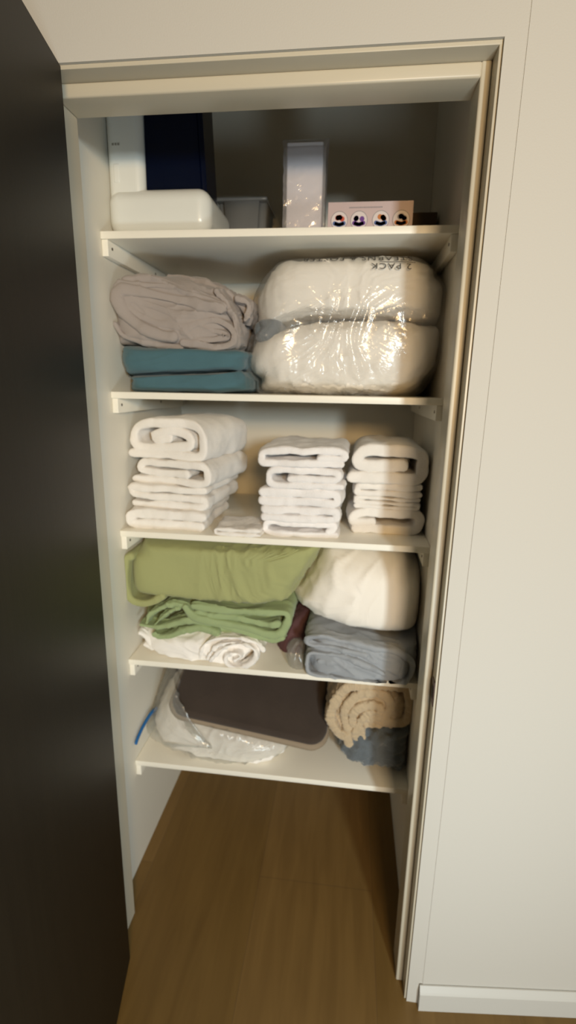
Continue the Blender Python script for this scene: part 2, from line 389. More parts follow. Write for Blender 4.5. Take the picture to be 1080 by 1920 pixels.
# ------------------------------------------------------------------ shelves
Z = [1.898, 1.520, 1.143, 0.744, 0.389]
X0, X1 = -0.0905, 0.7545
SL = ['topmost closet shelf, holding the white appliance and boxes', 'second closet shelf from the top, under the teal blanket and bagged pillows',
      'middle closet shelf, under the three stacks of white towels', 'fourth closet shelf from the top, under the green bedding',
      'lowest closet shelf, just above the open floor space']
for z, lb in zip(Z, SL):
    t = empty('closet_shelf', (0.332, 0.57, z - 0.017), 'white ' + lb, 'shelf', 'white shelves in the closet')
    MB().box(X0, X1, 0.289, CD - .0005, z - 0.017, z, 0.0012).build('board', MT['shelf'], t)
    for sx in (0, 1):
        xa, xb = (X0, X0 + 0.016) if sx == 0 else (X1 - 0.016, X1)
        c = MB().box(xa, xb, 0.293, CD - .02, z - 0.055, z - 0.0172, 0.0015).build('cleat', MT['shelf'], t)
        for yy in (0.315, 0.60):
            MB().cyl((xb if sx == 0 else xa, yy, z - 0.034), (1, 0, 0), 0.0035, 0.002, 14).build('screw', MT['screw'], c)

# ------------------------------------------------------------------ top shelf
z = Z[0]
t = empty('humidifier', (0.045, 0.45, z), 'white plastic appliance with a dark blue water tank standing on the top shelf', 'humidifier')
m = MB(); bm = bmesh.new()
# back column: rounded upright
def rbox(m, x0, x1, y0, y1, z0, z1, r, seg=6):
    bm = bmesh.new(); bmesh.ops.create_cube(bm, size=1)
    for v in bm.verts: v.co = Vector(((v.co.x + .5) * (x1 - x0) + x0, (v.co.y + .5) * (y1 - y0) + y0, (v.co.z + .5) * (z1 - z0) + z0))
    bmesh.ops.bevel(bm, geom=bm.edges[:], offset=r, segments=seg, affect='EDGES', profile=0.5); m.bm(bm)
m = MB(); rbox(m, -0.086, 0.006, 0.334, 0.56, z + 0.001, z + 0.40, 0.022)
m.build('column', MT['appl'], t)
m = MB(); rbox(m, -0.0885, 0.172, 0.322, 0.56, z + 0.0005, z + 0.106, 0.034, 10)
m.build('base', MT['appl'], t)
m = MB(); bm = bmesh.new(); vs = []
for (xa, xb, zz) in ((-0.004, 0.158, z + 0.090), (-0.002, 0.143, z + 0.40)):
    vs.append([bm.verts.new((x, y, zz)) for x, y in ((xa, 0.350), (xb, 0.350), (xb, 0.47), (xa, 0.47))])
bm.faces.new(vs[0][::-1]); bm.faces.new(vs[1])
for i in range(4): bm.faces.new((vs[0][i], vs[0][(i + 1) % 4], vs[1][(i + 1) % 4], vs[1][i]))
bmesh.ops.bevel(bm, geom=bm.edges[:], offset=0.012, segments=5, affect='EDGES'); m.bm(bm)
m.build('water_tank', MT['tank'], t)
m = MB(); rbox(m, -0.068, -0.052, 0.3320, 0.340, z + 0.118, z + 0.160, 0.0035, 4); m.build('switch', MT['appl'], t)
m = MB()
for k in range(3): m.box(-0.068 + k * 0.007, -0.063 + k * 0.007, 0.3333, 0.3341, z + 0.198, z + 0.203)
m.build('panel_mark', MT['grille'], t)

t = empty('plastic_bin', (0.18, 0.70, z), 'small frosted plastic bin at the back of the top shelf, right of the white appliance', 'bin')
m = MB(); bm = bmesh.new(); vs = []
for (x0_, x1_, yy0, yy1, zz) in ((0.13, 0.25, 0.62, 0.76, z + .001), (0.118, 0.262, 0.608, 0.772, z + 0.165)):
    vs.append([bm.verts.new(c) for c in ((x0_, yy0, zz), (x1_, yy0, zz), (x1_, yy1, zz), (x0_, yy1, zz))])
bm.faces.new(vs[0][::-1])
for i in range(4): bm.faces.new((vs[0][i], vs[0][(i + 1) % 4], vs[1][(i + 1) % 4], vs[1][i]))
bmesh.ops.bevel(bm, geom=[e for e in bm.edges if abs(e.verts[0].co.z - e.verts[1].co.z) > .05], offset=0.02, segments=5, affect='EDGES')
m.bm(bm); ob = m.build('container', MT['bin'], t); md = ob.modifiers.new('s', 'SOLIDIFY'); md.thickness = 0.002
MB().box(0.114, 0.266, 0.604, 0.776, z + 0.160, z + 0.170, 0.004).build('lid', MT['bin'], t)

t = empty('wrapped_package', (0.388, 0.45, z), 'tall narrow white package wrapped in clear plastic, standing on the top shelf', 'package')
MB().box(0.346, 0.436, 0.415, 0.475, z + 0.001, z + 0.225, 0.004).build('package_body', MT['package'], t)
m = MB(); bm = bmesh.new(); bmesh.ops.create_grid(bm, x_segments=1, y_segments=1, size=1); bm.free()
def wrapper(u): return (0, 0)
bm = bmesh.new(); NX, NZ = 40, 60; ringv = []
for k in range(NZ):
    v = k / (NZ - 1); zz = z + 0.001 + 0.238 * v
    fl = 0.004 + 0.006 * max(0, (v - .86) / .14) ** 1.0 ; dy = 0.034 * (1 - max(0, (v - .88) / .12) * 0.85)
    row = []
    for i in range(NX * 2):
        an = i / (NX * 2) * 4
        sd = int(an); f = an - sd
        hx, hy = 0.0475 + fl, dy
        pt = [(-hx + 2 * hx * f, -hy), (hx, -hy + 2 * hy * f), (hx - 2 * hx * f, hy), (-hx, hy - 2 * hy * f)][sd]
        p = Vector((0.391 + pt[0], 0.445 + pt[1], zz))
        wv = 0.0022 * (1 - abs(ns(p, 45, 4)) * 2)
        row.append(bm.verts.new(p + Vector((pt[0] / hx, pt[1] / hy, 0)) * wv * 0.7))
    ringv.append(row)
for k in range(NZ - 1):
    for i in range(NX * 2): bm.faces.new((ringv[k][i], ringv[k][(i + 1) % (NX * 2)], ringv[k + 1][(i + 1) % (NX * 2)], ringv[k + 1][i]))
bm.faces.new(ringv[0][::-1]); bm.faces.new(ringv[-1])
m.bm(bm); m.build('wrapper', film_mat('package_film', tint=(0.95, 0.95, 0.96), gloss=0.10, edge=0.5, rough=0.15, haze=0.18, hcol=(0.8, 0.77, 0.80)), t)
# box with four round pictures
t = empty('picture_box', (0.56, 0.47, z), 'low pale pink cardboard box printed with four round pictures on the top shelf', 'box')
MB().box(0.452, 0.662, 0.42, 0.52, z, z + 0.092, 0.001).build('carton', MT['pink'], t)
yf = 0.4195
def disc(cx, cz, r, y, mtl, name, half=None, n=40, th=0.0004):
    m = MB(); bm = bmesh.new(); ring = []
    rng = range(n) if half is None else range(n // 2 + 1)
    for i in rng:
        a_ = 2 * math.pi * i / n + (math.pi if half == 'low' else 0); ring.append((cx + r * math.cos(a_), cz + r * math.sin(a_)))
    f = [bm.verts.new((x, y, zz)) for x, zz in ring]; b_ = [bm.verts.new((x, y + th, zz)) for x, zz in ring]
    bm.faces.new(f); bm.faces.new(b_[::-1])
    for i in range(len(f)): bm.faces.new((f[i], b_[i], b_[(i + 1) % len(f)], f[(i + 1) % len(f)]))
    m.bm(bm); return m.build(name, mtl, t, smooth=False)
for cx, top, low in ((0.481, 'red', 'blue'), (0.530, 'purple', 'purple'), (0.584, 'orange', 'blue'), (0.634, 'pgrey', 'orange')):
    cz_ = z + 0.050
    disc(cx, cz_, 0.0215, yf, MT['pgrey'], 'picture_ring'); disc(cx, cz_, 0.0200, yf - .0003, MT['pwhite'], 'picture_disc')
    m = MB(); rr = random.Random(int(cx * 1000))
    for k in range(5):
        a_ = rr.uniform(0, math.pi); m.cyl((cx + 0.008 * math.cos(a_), yf - .0005, cz_ + 0.001 + 0.006 * math.sin(a_)), (0, 1, 0), 0.0060, 0.0004, 18)
    m.build('picture_motif', MT[top], t, smooth=False)
    m = MB()
    for k in range(-3, 4): m.cyl((cx + k * 0.0038, yf - .0006, cz_ - 0.010 + 0.0012 * abs(k)), (0, 1, 0), 0.0050, 0.0004, 18)
    m.build('picture_ground', MT[low], t, smooth=False)
m = MB(); rr = random.Random(3); x = 0.505
while x < 0.585:
    w_ = rr.uniform(0.0018, 0.004); m.box(x, x + w_, yf - .0002, yf + .0003, z + 0.0775, z + 0.0800); x += w_ + 0.0010
m.build('caption_line', MT['pgrey'], t, smooth=False)
tag(MB().box(0.672, 0.748, 0.62, 0.80, z, z + 0.125, 0.002).build('carton', MT['carton']), 'low dark brown carton at the back right end of the top shelf', 'box')

# ------------------------------------------------------------------ cloth pieces
def towel(x0, x1, y0, dep, z0, h, style, seed, m_, label, group, name='folded_towel', rot=0, mirror=False, lean=0.0, puff=0.0, amp=0.008):
    W = x1 - x0
    ST = {
        'spiral': (0.305, [(.30, .47), (.80, .46), (.90, .60), (.84, .86), (.5, .88), (.10, .86), (.03, .5), (.10, .13), (.5, .12), (.97, .13)]),
        'loop': (0.36, [(.55, .50), (.30, .84), (.10, .84), (.03, .5), (.10, .16), (.5, .15), (.90, .16), (.97, .5), (.90, .84), (.62, .80)]),
        'flat': (0.37, [(.68, .43), (.88, .41), (.95, .62), (.86, .82), (.5, .84), (.10, .80), (.03, .5), (.10, .17), (.5, .16), (.90, .17)]),
        'hook': (0.36, [(.86, .42), (.93, .62), (.90, .85), (.5, .86), (.10, .86), (.03, .5), (.10, .14), (.5, .14), (.96, .14)]),
        'u': (0.47, [(.96, .77), (.5, .78), (.10, .77), (.05, .5), (.10, .23), (.5, .23), (.96, .23)]),
        'z': (0.30, [(.94, .86), (.5, .87), (.09, .86), (.05, .69), (.10, .52), (.5, .5), (.90, .50), (.95, .33), (.90, .14), (.5, .14), (.05, .14)]),
        'roll': (0.235, [(.45, .5), (.62, .45), (.66, .58), (.45, .68), (.22, .6), (.20, .36), (.45, .30), (.85, .30), (.92, .55), (.85, .88), (.45, .90), (.08, .86), (.02, .5), (.08, .12), (.5, .10), (.96, .10)]),
    }
    k, pts = ST[style]; rr = random.Random(seed)
    q = [((1 - a if mirror else a), b) for a, b in pts]
    tt = k * h
    q = [(x0 + tt * .15 + a * (W - tt * .3) + rr.uniform(-.012, .012) * W, z0 + h * min(1 - k / 2, max(k / 2, b + rr.uniform(-.03, .03)))) for a, b in q]
    mb = MB().ribbon(q, tt * 1.08, y0, y0 + dep, 110, 30)
    cx_ = (x0 + x1) / 2
    def d(p, n):
        u = (p.y - y0) / dep; hz = (p.z - z0) / h
        return n * (0.0045 * ns(p, 24, seed) + 0.0018 * ns(p, 65, seed)) + Vector((amp * ns((0, p.y, p.z), 9, seed), amp * 1.6 * ns((p.x, p.z, 3), 11, seed + 2) * (1 - u * .5), (0.45 * amp * ns((p.x, p.y, 0), 13, seed + 4) + puff * (1 - ((p.x - cx_) / W * 2) ** 2) + lean * (p.x - cx_)) * (0.3 + 0.7 * hz)))
    ob = mb.build(name, m_, None, True, d, rot=((x1 if rot < 0 else x0, y0, 0), rot) if rot else None, clampz=(z0 - .001, None), clampx=(-0.0895, 0.7535))
    return tag(ob, label, 'towel', group)

z = Z[2]
g = 'white towels folded in the left stack'
T = MT['towel']
towel(-0.086, 0.146, 0.315, 0.28, z, 0.058, 'u', 11, T, 'folded white towel at the bottom of the left stack, flat on the shelf', g, lean=0)
towel(-0.086, 0.160, 0.318, 0.28, z + 0.058, 0.066, 'z', 12, T, 'folded white towel second from the bottom in the left stack', g, rot=-0.10, mirror=False)
towel(-0.086, 0.160, 0.318, 0.28, z + 0.124, 0.070, 'spiral', 13, T, 'folded white towel second from the top in the left stack', g, rot=-0.18, mirror=True)
towel(-0.100, 0.150, 0.318, 0.28, z + 0.194, 0.100, 'roll', 14, T, 'thick folded white towel on top of the left stack, nearly touching the shelf above', g, rot=-0.22, mirror=True, puff=0.014, amp=0.008)
tag(towel(0.172, 0.312, 0.292, 0.14, z, 0.022, 'u', 21, T, 'small folded white washcloth lying flat between the left and middle towel stacks', None, 'folded_washcloth', amp=0.003), None, 'washcloth')
g = 'white towels folded in the middle stack'; T = MT['towel2']
towel(0.305, 0.522, 0.318, 0.27, z, 0.043, 'hook', 31, T, 'folded white towel at the bottom of the middle stack', g, mirror=False)
towel(0.302, 0.521, 0.312, 0.27, z + 0.043, 0.044, 'u', 32, T, 'folded white towel second from the bottom in the middle stack', g, mirror=True)
towel(0.299, 0.524, 0.312, 0.27, z + 0.087, 0.048, 'u', 33, T, 'folded white towel in the very middle of the middle stack', g, mirror=True)
towel(0.315, 0.527, 0.306, 0.27, z + 0.136, 0.057, 'spiral', 34, T, 'folded white towel with a C-shaped fold, second from the top of the middle stack', g)
towel(0.294, 0.538, 0.300, 0.28, z + 0.194, 0.050, 'flat', 35, T, 'folded white towel on top of the middle stack, its front edge a flattened loop', g, puff=0.004)
g = 'white towels folded in the right stack'; T = MT['towel']
towel(0.536, 0.742, 0.385, 0.25, z, 0.072, 'flat', 41, T, 'folded white towel at the bottom of the right stack', g, mirror=True)
towel(0.546, 0.738, 0.385, 0.24, z + 0.073, 0.034, 'z', 42, T, 'thin folded white towel second from the bottom of the right stack', g)
towel(0.550, 0.738, 0.380, 0.25, z + 0.107, 0.038, 'u', 43, T, 'thin folded white towel second from the top of the right stack', g, mirror=False)
towel(0.538, 0.744, 0.365, 0.27, z + 0.146, 0.096, 'spiral', 44, T, 'plump folded white towel on top of the right stack', g, mirror=True, puff=0.010, lean=-0.03)

# ------------------------------------------------------------------ second shelf
z = Z[1]
m = MB()
m.body([(-0.089, 1.624), (-0.092, 1.603), (-0.085, 1.580), (-0.064, 1.564), (0.072, 1.568), (0.223, 1.578), (0.256, 1.583), (0.260, 1.604), (0.255, 1.628), (0.074, 1.633), (-0.071, 1.637)], 0.305, 0.66, 0.22, 1.0, cz=.5)
m.body([(-0.071, 1.549), (-0.075, 1.535), (-0.063, 1.522), (0.070, 1.521), (0.204, 1.522), (0.264, 1.528), (0.271, 1.541), (0.255, 1.577), (0.223, 1.575), (0.072, 1.566), (-0.064, 1.560)], 0.312, 0.66, 0.22, 1.0, cz=.5)
tag(m.build('folded_blanket', MT['teal'], disp=ridges(0.004, (1, 0, .1), 16, 3, 2, 0.03, 0.003, 14), clampz=(z, None), clampx=(-0.089, .31)), 'teal fleece blanket folded double under the grey sheet', 'blanket')

m = MB(); K = lambda pts: pts
yS = 0.31
m.body([(-0.105, 1.693), (-0.101, 1.657), (-0.086, 1.639), (0.057, 1.631), (0.204, 1.638), (0.227, 1.659), (0.235, 1.701), (0.213, 1.750), (0.161, 1.787), (0.086, 1.811), (0.033, 1.818), (-0.067, 1.809), (-0.093, 1.778), (-0.104, 1.736)], 0.319, 0.64, 0.22)
m.ribbon([(0.199, 1.725), (0.130, 1.740), (0.042, 1.757), (-0.035, 1.772), (-0.063, 1.764), (-0.067, 1.739), (-0.043, 1.707), (-0.003, 1.681), (0.038, 1.664), (0.075, 1.659)], 0.026, 0.312, 0.56)
m.ribbon([(0.148, 1.711), (0.085, 1.714), (0.015, 1.735), (-0.033, 1.748), (-0.052, 1.746), (-0.031, 1.720), (0.021, 1.696), (0.076, 1.685), (0.114, 1.683)], 0.023, 0.318, 0.56)
m.ribbon([(-0.049, 1.794), (-0.008, 1.796), (0.051, 1.792), (0.102, 1.777), (0.153, 1.760), (0.199, 1.740)], 0.018, 0.325, 0.60)
m.ribbon([(-0.069, 1.778), (-0.054, 1.784), (0.006, 1.782), (0.054, 1.778), (0.116, 1.760), (0.167, 1.748), (0.207, 1.735)], 0.016, 0.318, 0.60)
m.ribbon([(0.098, 1.671), (0.129, 1.688), (0.173, 1.699), (0.210, 1.690), (0.230, 1.668), (0.226, 1.646), (0.194, 1.637), (0.150, 1.638), (0.097, 1.645)], 0.022, 0.318, 0.60)
m.ribbon([(0.113, 1.664), (0.151, 1.675), (0.195, 1.672), (0.213, 1.662), (0.180, 1.654), (0.120, 1.656)], 0.022, 0.322, 0.60)
m.ribbon([(0.041, 1.816), (0.078, 1.812), (0.115, 1.804), (0.167, 1.787), (0.211, 1.765), (0.240, 1.740), (0.251, 1.713)], 0.014, 0.39, 0.62)
m.ribbon([(0.184, 1.768), (0.213, 1.738), (0.231, 1.698), (0.236, 1.664)], 0.016, 0.325, 0.56)
m.ribbon([(0.231, 1.758), (0.257, 1.748), (0.260, 1.728), (0.251, 1.705)], 0.016, 0.36, 0.56)
m.ribbon([(-0.087, 1.690), (-0.063, 1.662), (-0.009, 1.648), (0.037, 1.639), (0.090, 1.635)], 0.014, 0.326, 0.58)
tag(m.build('folded_sheet', MT['grey'], disp=ridges(0.007, (1, 0, -.35), 17, 5, 2.2, 0.05, 0.006, 9, .3), clampz=(z + .08, z + 0.335), clampx=(-0.0895, .2795)), 'rumpled taupe grey sheet bundled on the teal blanket', 'bedding')
# a sliver of cloth under the teal blanket and dark cloth behind the pillows
tag(MB().body([(0.281, 1.651), (0.339, 1.652), (0.338, 1.715), (0.284, 1.713), (0.265, 1.683)], 0.36, 0.60, 0.4).build('folded_cloth', MT['plush'], disp=soft(0.004, 20, 2), clampz=(z + .09, None)), 'bit of dark blue grey cloth wedged between the grey sheet and the bagged pillows', 'cloth')

OUT = [(0.248, 1.583), (0.261, 1.561), (0.279, 1.547), (0.294, 1.519), (0.496, 1.517), (0.687, 1.523), (0.734, 1.563), (0.761, 1.617), (0.765, 1.690), (0.766, 1.761), (0.739, 1.800), (0.689, 1.840), (0.615, 1.845), (0.455, 1.842), (0.345, 1.839), (0.301, 1.813), (0.272, 1.772), (0.261, 1.714), (0.276, 1.672), (0.255, 1.639)]
def grow(o):       # the bag bulges: its widest outline sits behind its front
    return [(0.53 + (a - 0.53) * 1.035, 1.52 + (b - 1.52) * 1.075) for a, b in o]
g = 'white pillows in the clear bag'
up = [(0.273, 1.688), (0.296, 1.677), (0.404, 1.697), (0.543, 1.703), (0.657, 1.702), (0.722, 1.698), (0.755, 1.710), (0.756, 1.756), (0.732, 1.795), (0.684, 1.834), (0.455, 1.836), (0.348, 1.833), (0.309, 1.808), (0.280, 1.767), (0.270, 1.720)]
lo_ = [(0.258, 1.633), (0.253, 1.583), (0.282, 1.556), (0.297, 1.525), (0.495, 1.521), (0.681, 1.527), (0.728, 1.568), (0.755, 1.622), (0.758, 1.679), (0.722, 1.694), (0.543, 1.699), (0.404, 1.693), (0.296, 1.672)]
wr = ridges(0.0045, (.15, 0, 1), 22, 8, 3, 0.03, 0.007, 9, .35)
tag(MB().body(grow(up), 0.332, 0.76, 0.34, cz=.5).build('pillow', MT['pillow'], disp=wr, clampz=(1.60, 1.872), clampx=(.2, .7515)), 'upper of the two white pillows packed in a clear plastic bag', 'pillow', g)
tag(MB().body(grow(lo_), 0.332, 0.76, 0.34, cz=.45).build('pillow', MT['pillow'], disp=ridges(0.0045, (.25, 0, 1), 20, 18, 3, 0.03, 0.007, 9, .35), clampz=(z + .001, None), clampx=(.2, .7515)), 'lower of the two white pillows packed in a clear plastic bag, on the second shelf', 'pillow', g)
t = empty('pillow_bag', (0.52, 0.54, z), 'clear plastic bag printed upside down, wrapped around two white pillows', 'plastic bag')
def bagd(p, n):
    q = Vector((p.x * 1.0, p.y, p.z * 0.28)); q = q + Vector((ns(p, 6, 1), ns(p, 6, 2), ns(p, 6, 3))) * 0.035
    r = max(0, 1 - abs(ns(q, 24, 31)) * 2.2) ** 3; r2 = max(0, 1 - abs(ns(q, 50, 37)) * 2.2) ** 3
    top = min(1, max(0.1, (1.80 - p.z) / .08)); lt = 0.45 + 0.55 * min(1, max(0, (0.66 - p.x) / .1))
    return n * ((0.010 * r + 0.005 * r2) * top * lt + 0.004 + 0.003 * ns(p, 8, 5))
fb = MB().body(grow(OUT), 0.316, 0.775, 0.30, cz=.5, n=300, rings=90).build('film', MT['film'], t, disp=bagd, clampz=(z + 0.0005, 1.8795), clampx=(.2, .754))
# print on the bag
bv = BVHTree.FromPolygons([v.co.copy() + t.location for v in fb.data.vertices], [list(p.vertices) for p in fb.data.polygons])
def on_bag(txt, cx, cz, size, name, space=1.0, xs=1.0, slide=0.0):
    cu_ = bpy.data.curves.new('lettering', 'FONT'); cu_.body = txt; cu_.size = size; cu_.align_x = 'CENTER'; cu_.align_y = 'CENTER'; cu_.space_character = space
    cu_.extrude = 0.0; cu_.resolution_u = 4
    ob = bpy.data.objects.new('lettering', cu_); C.objects.link(ob); dg = bpy.context.evaluated_depsgraph_get(); dg.update()
    me = bpy.data.meshes.new_from_object(ob.evaluated_get(dg)); bpy.data.objects.remove(ob)
    bm = bmesh.new(); bm.from_mesh(me); bmesh.ops.subdivide_edges(bm, edges=[e for e in bm.edges if e.calc_length() > .006], cuts=2, use_grid_fill=False)
    bmesh.ops.triangulate(bm, faces=bm.faces[:])
    for v in bm.verts:
        x = cx - v.co.x * xs; zz = cz - v.co.y + slide * (x - cx)
        hit = bv.ray_cast(Vector((x, 0.0, zz)), Vector((0, 1, 0)))[0]
        v.co = Vector((x, (hit.y - 0.0012) if hit else 9, zz))
    bmesh.ops.delete(bm, geom=[v for v in bm.verts if v.co.y > 5], context='VERTS')
    mb = MB(); mb.bm(bm); return mb.build(name, MT['print'], t, smooth=False)
on_bag('2 PACK', 0.612, 1.824, 0.021, 'print_pack_size', 1.15, 1.25)
on_bag('STEARNS & FOSTER', 0.53, 1.8475, 0.021, 'print_brand', 1.1, 1.35, -0.0)
m = MB(); bm = bmesh.new()
pr_ = []
for i in range(30):
    x = 0.585 + 0.085 * i / 29; hit = bv.ray_cast(Vector((x, 0, 1.8345)), Vector((0, 1, 0)))[0]; yy = (hit.y if hit else .35) - .0012
    pr_.append((bm.verts.new((x, yy, 1.8338)), bm.verts.new((x, yy, 1.8352))))
for a_, b_ in zip(pr_, pr_[1:]): bm.faces.new((a_[0], b_[0], b_[1], a_[1]))
m.bm(bm); m.build('print_rule', MT['print'], t, smooth=False)

# ------------------------------------------------------------------ fourth shelf
z = Z[3]
def gmask(p): return 0.25 + 0.75 * min(1, max(0, (p.x - 0.10) / .12))
m = MB()
m.body([(-0.098, 1.050), (-0.104, 0.983), (-0.098, 0.949), (-0.069, 0.934), (0.018, 0.932), (0.084, 0.928), (0.201, 0.927), (0.317, 0.931), (0.390, 0.947), (0.417, 0.994), (0.449, 1.055), (0.474, 1.116), (0.425, 1.118), (0.175, 1.108), (-0.027, 1.107), (-0.059, 1.100), (-0.072, 1.079)], 0.300, 0.70, 0.16, cz=.5, n=260)
m.ribbon([(-0.073, 1.061), (-0.087, 1.051), (-0.093, 1.011), (-0.093, 0.965), (-0.082, 0.931), (-0.055, 0.918), (-0.021, 0.923), (0.016, 0.945)], 0.020, 0.304, 0.60)
m.ribbon([(-0.093, 0.940), (-0.067, 0.917), (-0.037, 0.916), (0.000, 0.934)], 0.012, 0.318, 0.60)
tag(m.build('comforter', MT['green'], disp=ridges(0.0060, (-.22, .1, 1), 26, 21, 2.5, 0.02, 0.006, 8, .16, gmask), clampz=(z + .14, 1.1245), clampx=(-0.0895, .7)), 'thick sage green comforter rolled and pressed up against the middle shelf', 'comforter')
m = MB()
m.body([(-0.079, 0.856), (-0.084, 0.823), (-0.041, 0.811), (0.074, 0.825), (0.225, 0.815), (0.314, 0.803), (0.367, 0.814), (0.384, 0.860), (0.391, 0.917), (0.284, 0.918), (0.137, 0.917), (0.075, 0.867), (0.014, 0.853)], 0.335, 0.66, 0.35, cz=.5)
m.ribbon([(-0.040, 0.852), (-0.026, 0.882), (0.017, 0.910), (0.054, 0.921), (0.081, 0.919)], 0.015, 0.312, 0.56)
m.ribbon([(-0.019, 0.844), (0.007, 0.872), (0.032, 0.893), (0.059, 0.907)], 0.010, 0.318, 0.56)
m.ribbon([(0.083, 0.915), (0.106, 0.889), (0.156, 0.877), (0.215, 0.872), (0.274, 0.861), (0.346, 0.848), (0.372, 0.869), (0.382, 0.913), (0.345, 0.919), (0.259, 0.913), (0.157, 0.918), (0.107, 0.920)], 0.021, 0.306, 0.60)
m.ribbon([(0.118, 0.899), (0.171, 0.891), (0.245, 0.890), (0.317, 0.877), (0.351, 0.880)], 0.020, 0.312, 0.60)
m.ribbon([(-0.059, 0.844), (-0.010, 0.842), (0.051, 0.859), (0.100, 0.873), (0.156, 0.868), (0.215, 0.857), (0.288, 0.837), (0.335, 0.825), (0.364, 0.837)], 0.016, 0.314, 0.60)
m.ribbon([(-0.017, 0.819), (0.001, 0.810), (0.038, 0.820), (0.087, 0.843), (0.129, 0.850), (0.171, 0.840)], 0.017, 0.310, 0.60)
tag(m.build('folded_duvet_cover', MT['green2'], disp=ridges(0.005, (1, .1, -.15), 20, 23, 2.5, 0.04, 0.005, 9, .25), clampz=(z + .045, None), clampx=(-0.0895, .43)), 'sage green cover folded loosely beneath the green comforter', 'bedding')
m = MB()
m.body([(-0.079, 0.802), (-0.065, 0.822), (-0.033, 0.819), (0.066, 0.827), (0.157, 0.834), (0.236, 0.829), (0.311, 0.799), (0.292, 0.766), (0.258, 0.736), (0.230, 0.727), (0.179, 0.747), (0.121, 0.751), (0.051, 0.745), (-0.025, 0.745), (-0.057, 0.758), (-0.073, 0.778)], 0.305, 0.58, 0.42, cz=.4)
m.ribbon([(0.232, 0.767), (0.249, 0.781), (0.232, 0.790), (0.204, 0.775), (0.210, 0.751), (0.249, 0.745), (0.288, 0.772), (0.288, 0.808), (0.238, 0.819), (0.188, 0.793), (0.159, 0.760)], 0.0085, 0.292, 0.44)
m.ribbon([(0.124, 0.757), (0.137, 0.801), (0.171, 0.825), (0.227, 0.833), (0.283, 0.826), (0.313, 0.804)], 0.010, 0.300, 0.48)
m.ribbon([(0.147, 0.759), (0.171, 0.798), (0.205, 0.816), (0.249, 0.823)], 0.008, 0.297, 0.45)
m.ribbon([(-0.067, 0.812), (-0.047, 0.798), (-0.031, 0.768), (-0.055, 0.773)], 0.012, 0.325, 0.48)
tag(m.build('crumpled_sheet', MT['cotton'], disp=ridges(0.006, (1, 0, -.6), 24, 33, 2.2, 0.05, 0.005, 12, .35), clampz=(z + .0005, z + .11), clampx=(-0.0895, .4)), 'crumpled white sheet squashed flat under the green bedding', 'bedding')
# cream pillow
m = MB()
m.body([(0.383, 0.937), (0.395, 0.960), (0.429, 1.024), (0.476, 1.093), (0.525, 1.098), (0.659, 1.101), (0.707, 1.095), (0.733, 1.057), (0.762, 1.023), (0.768, 0.950), (0.763, 0.863), (0.716, 0.842), (0.647, 0.842), (0.566, 0.855), (0.463, 0.877), (0.406, 0.906)], 0.300, 0.72, 0.50, cz=.5, n=260, cx=0.60)
def pmask(p): return 0.3 + 0.7 * min(1, max(0, (0.66 - p.x) / .15))
tag(m.build('pillow', MT['peach'], disp=ridges(0.0055, (.35, 0, 1), 15, 44, 2.5, 0.05, 0.006, 7, .35, pmask), clampz=(z + .085, 1.1250), clampx=(.3, .7535)), 'plump cream white pillow stuffed above the blue grey sheets', 'pillow')
# blue-grey sheets below
m = MB()
m.body([(0.433, 0.814), (0.436, 0.753), (0.450, 0.733), (0.536, 0.725), (0.646, 0.719), (0.745, 0.741), (0.756, 0.774), (0.755, 0.834), (0.746, 0.857), (0.652, 0.845), (0.566, 0.858), (0.479, 0.871), (0.450, 0.872), (0.432, 0.847)], 0.286, 0.60, 0.22, cz=.5)
m.ribbon([(0.604, 0.822), (0.560, 0.830), (0.506, 0.838), (0.455, 0.840), (0.440, 0.849), (0.454, 0.866), (0.494, 0.867), (0.559, 0.857), (0.638, 0.845), (0.694, 0.838), (0.732, 0.806), (0.725, 0.757), (0.680, 0.733)], 0.0125, 0.280, 0.50)
m.ribbon([(0.656, 0.771), (0.605, 0.795), (0.547, 0.812), (0.496, 0.817), (0.452, 0.815), (0.444, 0.792), (0.446, 0.760), (0.465, 0.749), (0.535, 0.743), (0.608, 0.738), (0.662, 0.739)], 0.0115, 0.278, 0.50)
m.ribbon([(0.479, 0.787), (0.533, 0.788), (0.592, 0.777), (0.643, 0.758)], 0.022, 0.286, 0.50)
m.ribbon([(0.618, 0.812), (0.647, 0.802), (0.667, 0.780), (0.699, 0.767), (0.707, 0.804), (0.681, 0.825), (0.646, 0.830)], 0.014, 0.286, 0.50)
tag(m.build('folded_sheet', MT['bluegrey'], disp=ridges(0.0055, (1, 0, -.5), 22, 52, 2.2, 0.05, 0.005, 10, .35), clampz=(z + .0005, z + .15), clampx=(.3, .7535)), 'blue grey sheet set folded beneath the cream pillow, at the right end', 'bedding')
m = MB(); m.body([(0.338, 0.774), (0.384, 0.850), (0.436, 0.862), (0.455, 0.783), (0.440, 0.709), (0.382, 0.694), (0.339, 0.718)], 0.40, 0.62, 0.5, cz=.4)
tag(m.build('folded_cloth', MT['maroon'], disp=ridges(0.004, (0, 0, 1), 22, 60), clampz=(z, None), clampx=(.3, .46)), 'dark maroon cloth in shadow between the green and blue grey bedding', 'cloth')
m = MB(); m.body([(0.378, 0.794), (0.413, 0.814), (0.442, 0.782), (0.446, 0.738), (0.414, 0.732), (0.382, 0.750)], 0.305, 0.40, 0.6, cz=.4)
tag(m.build('plastic_sleeve', MT['film2'], disp=ridges(0.004, (0, 0, 1), 22, 61), clampz=(z + .0005, None), clampx=(.3, .4295)), 'small clear plastic sleeve end lying in front of the maroon cloth', 'plastic sleeve')

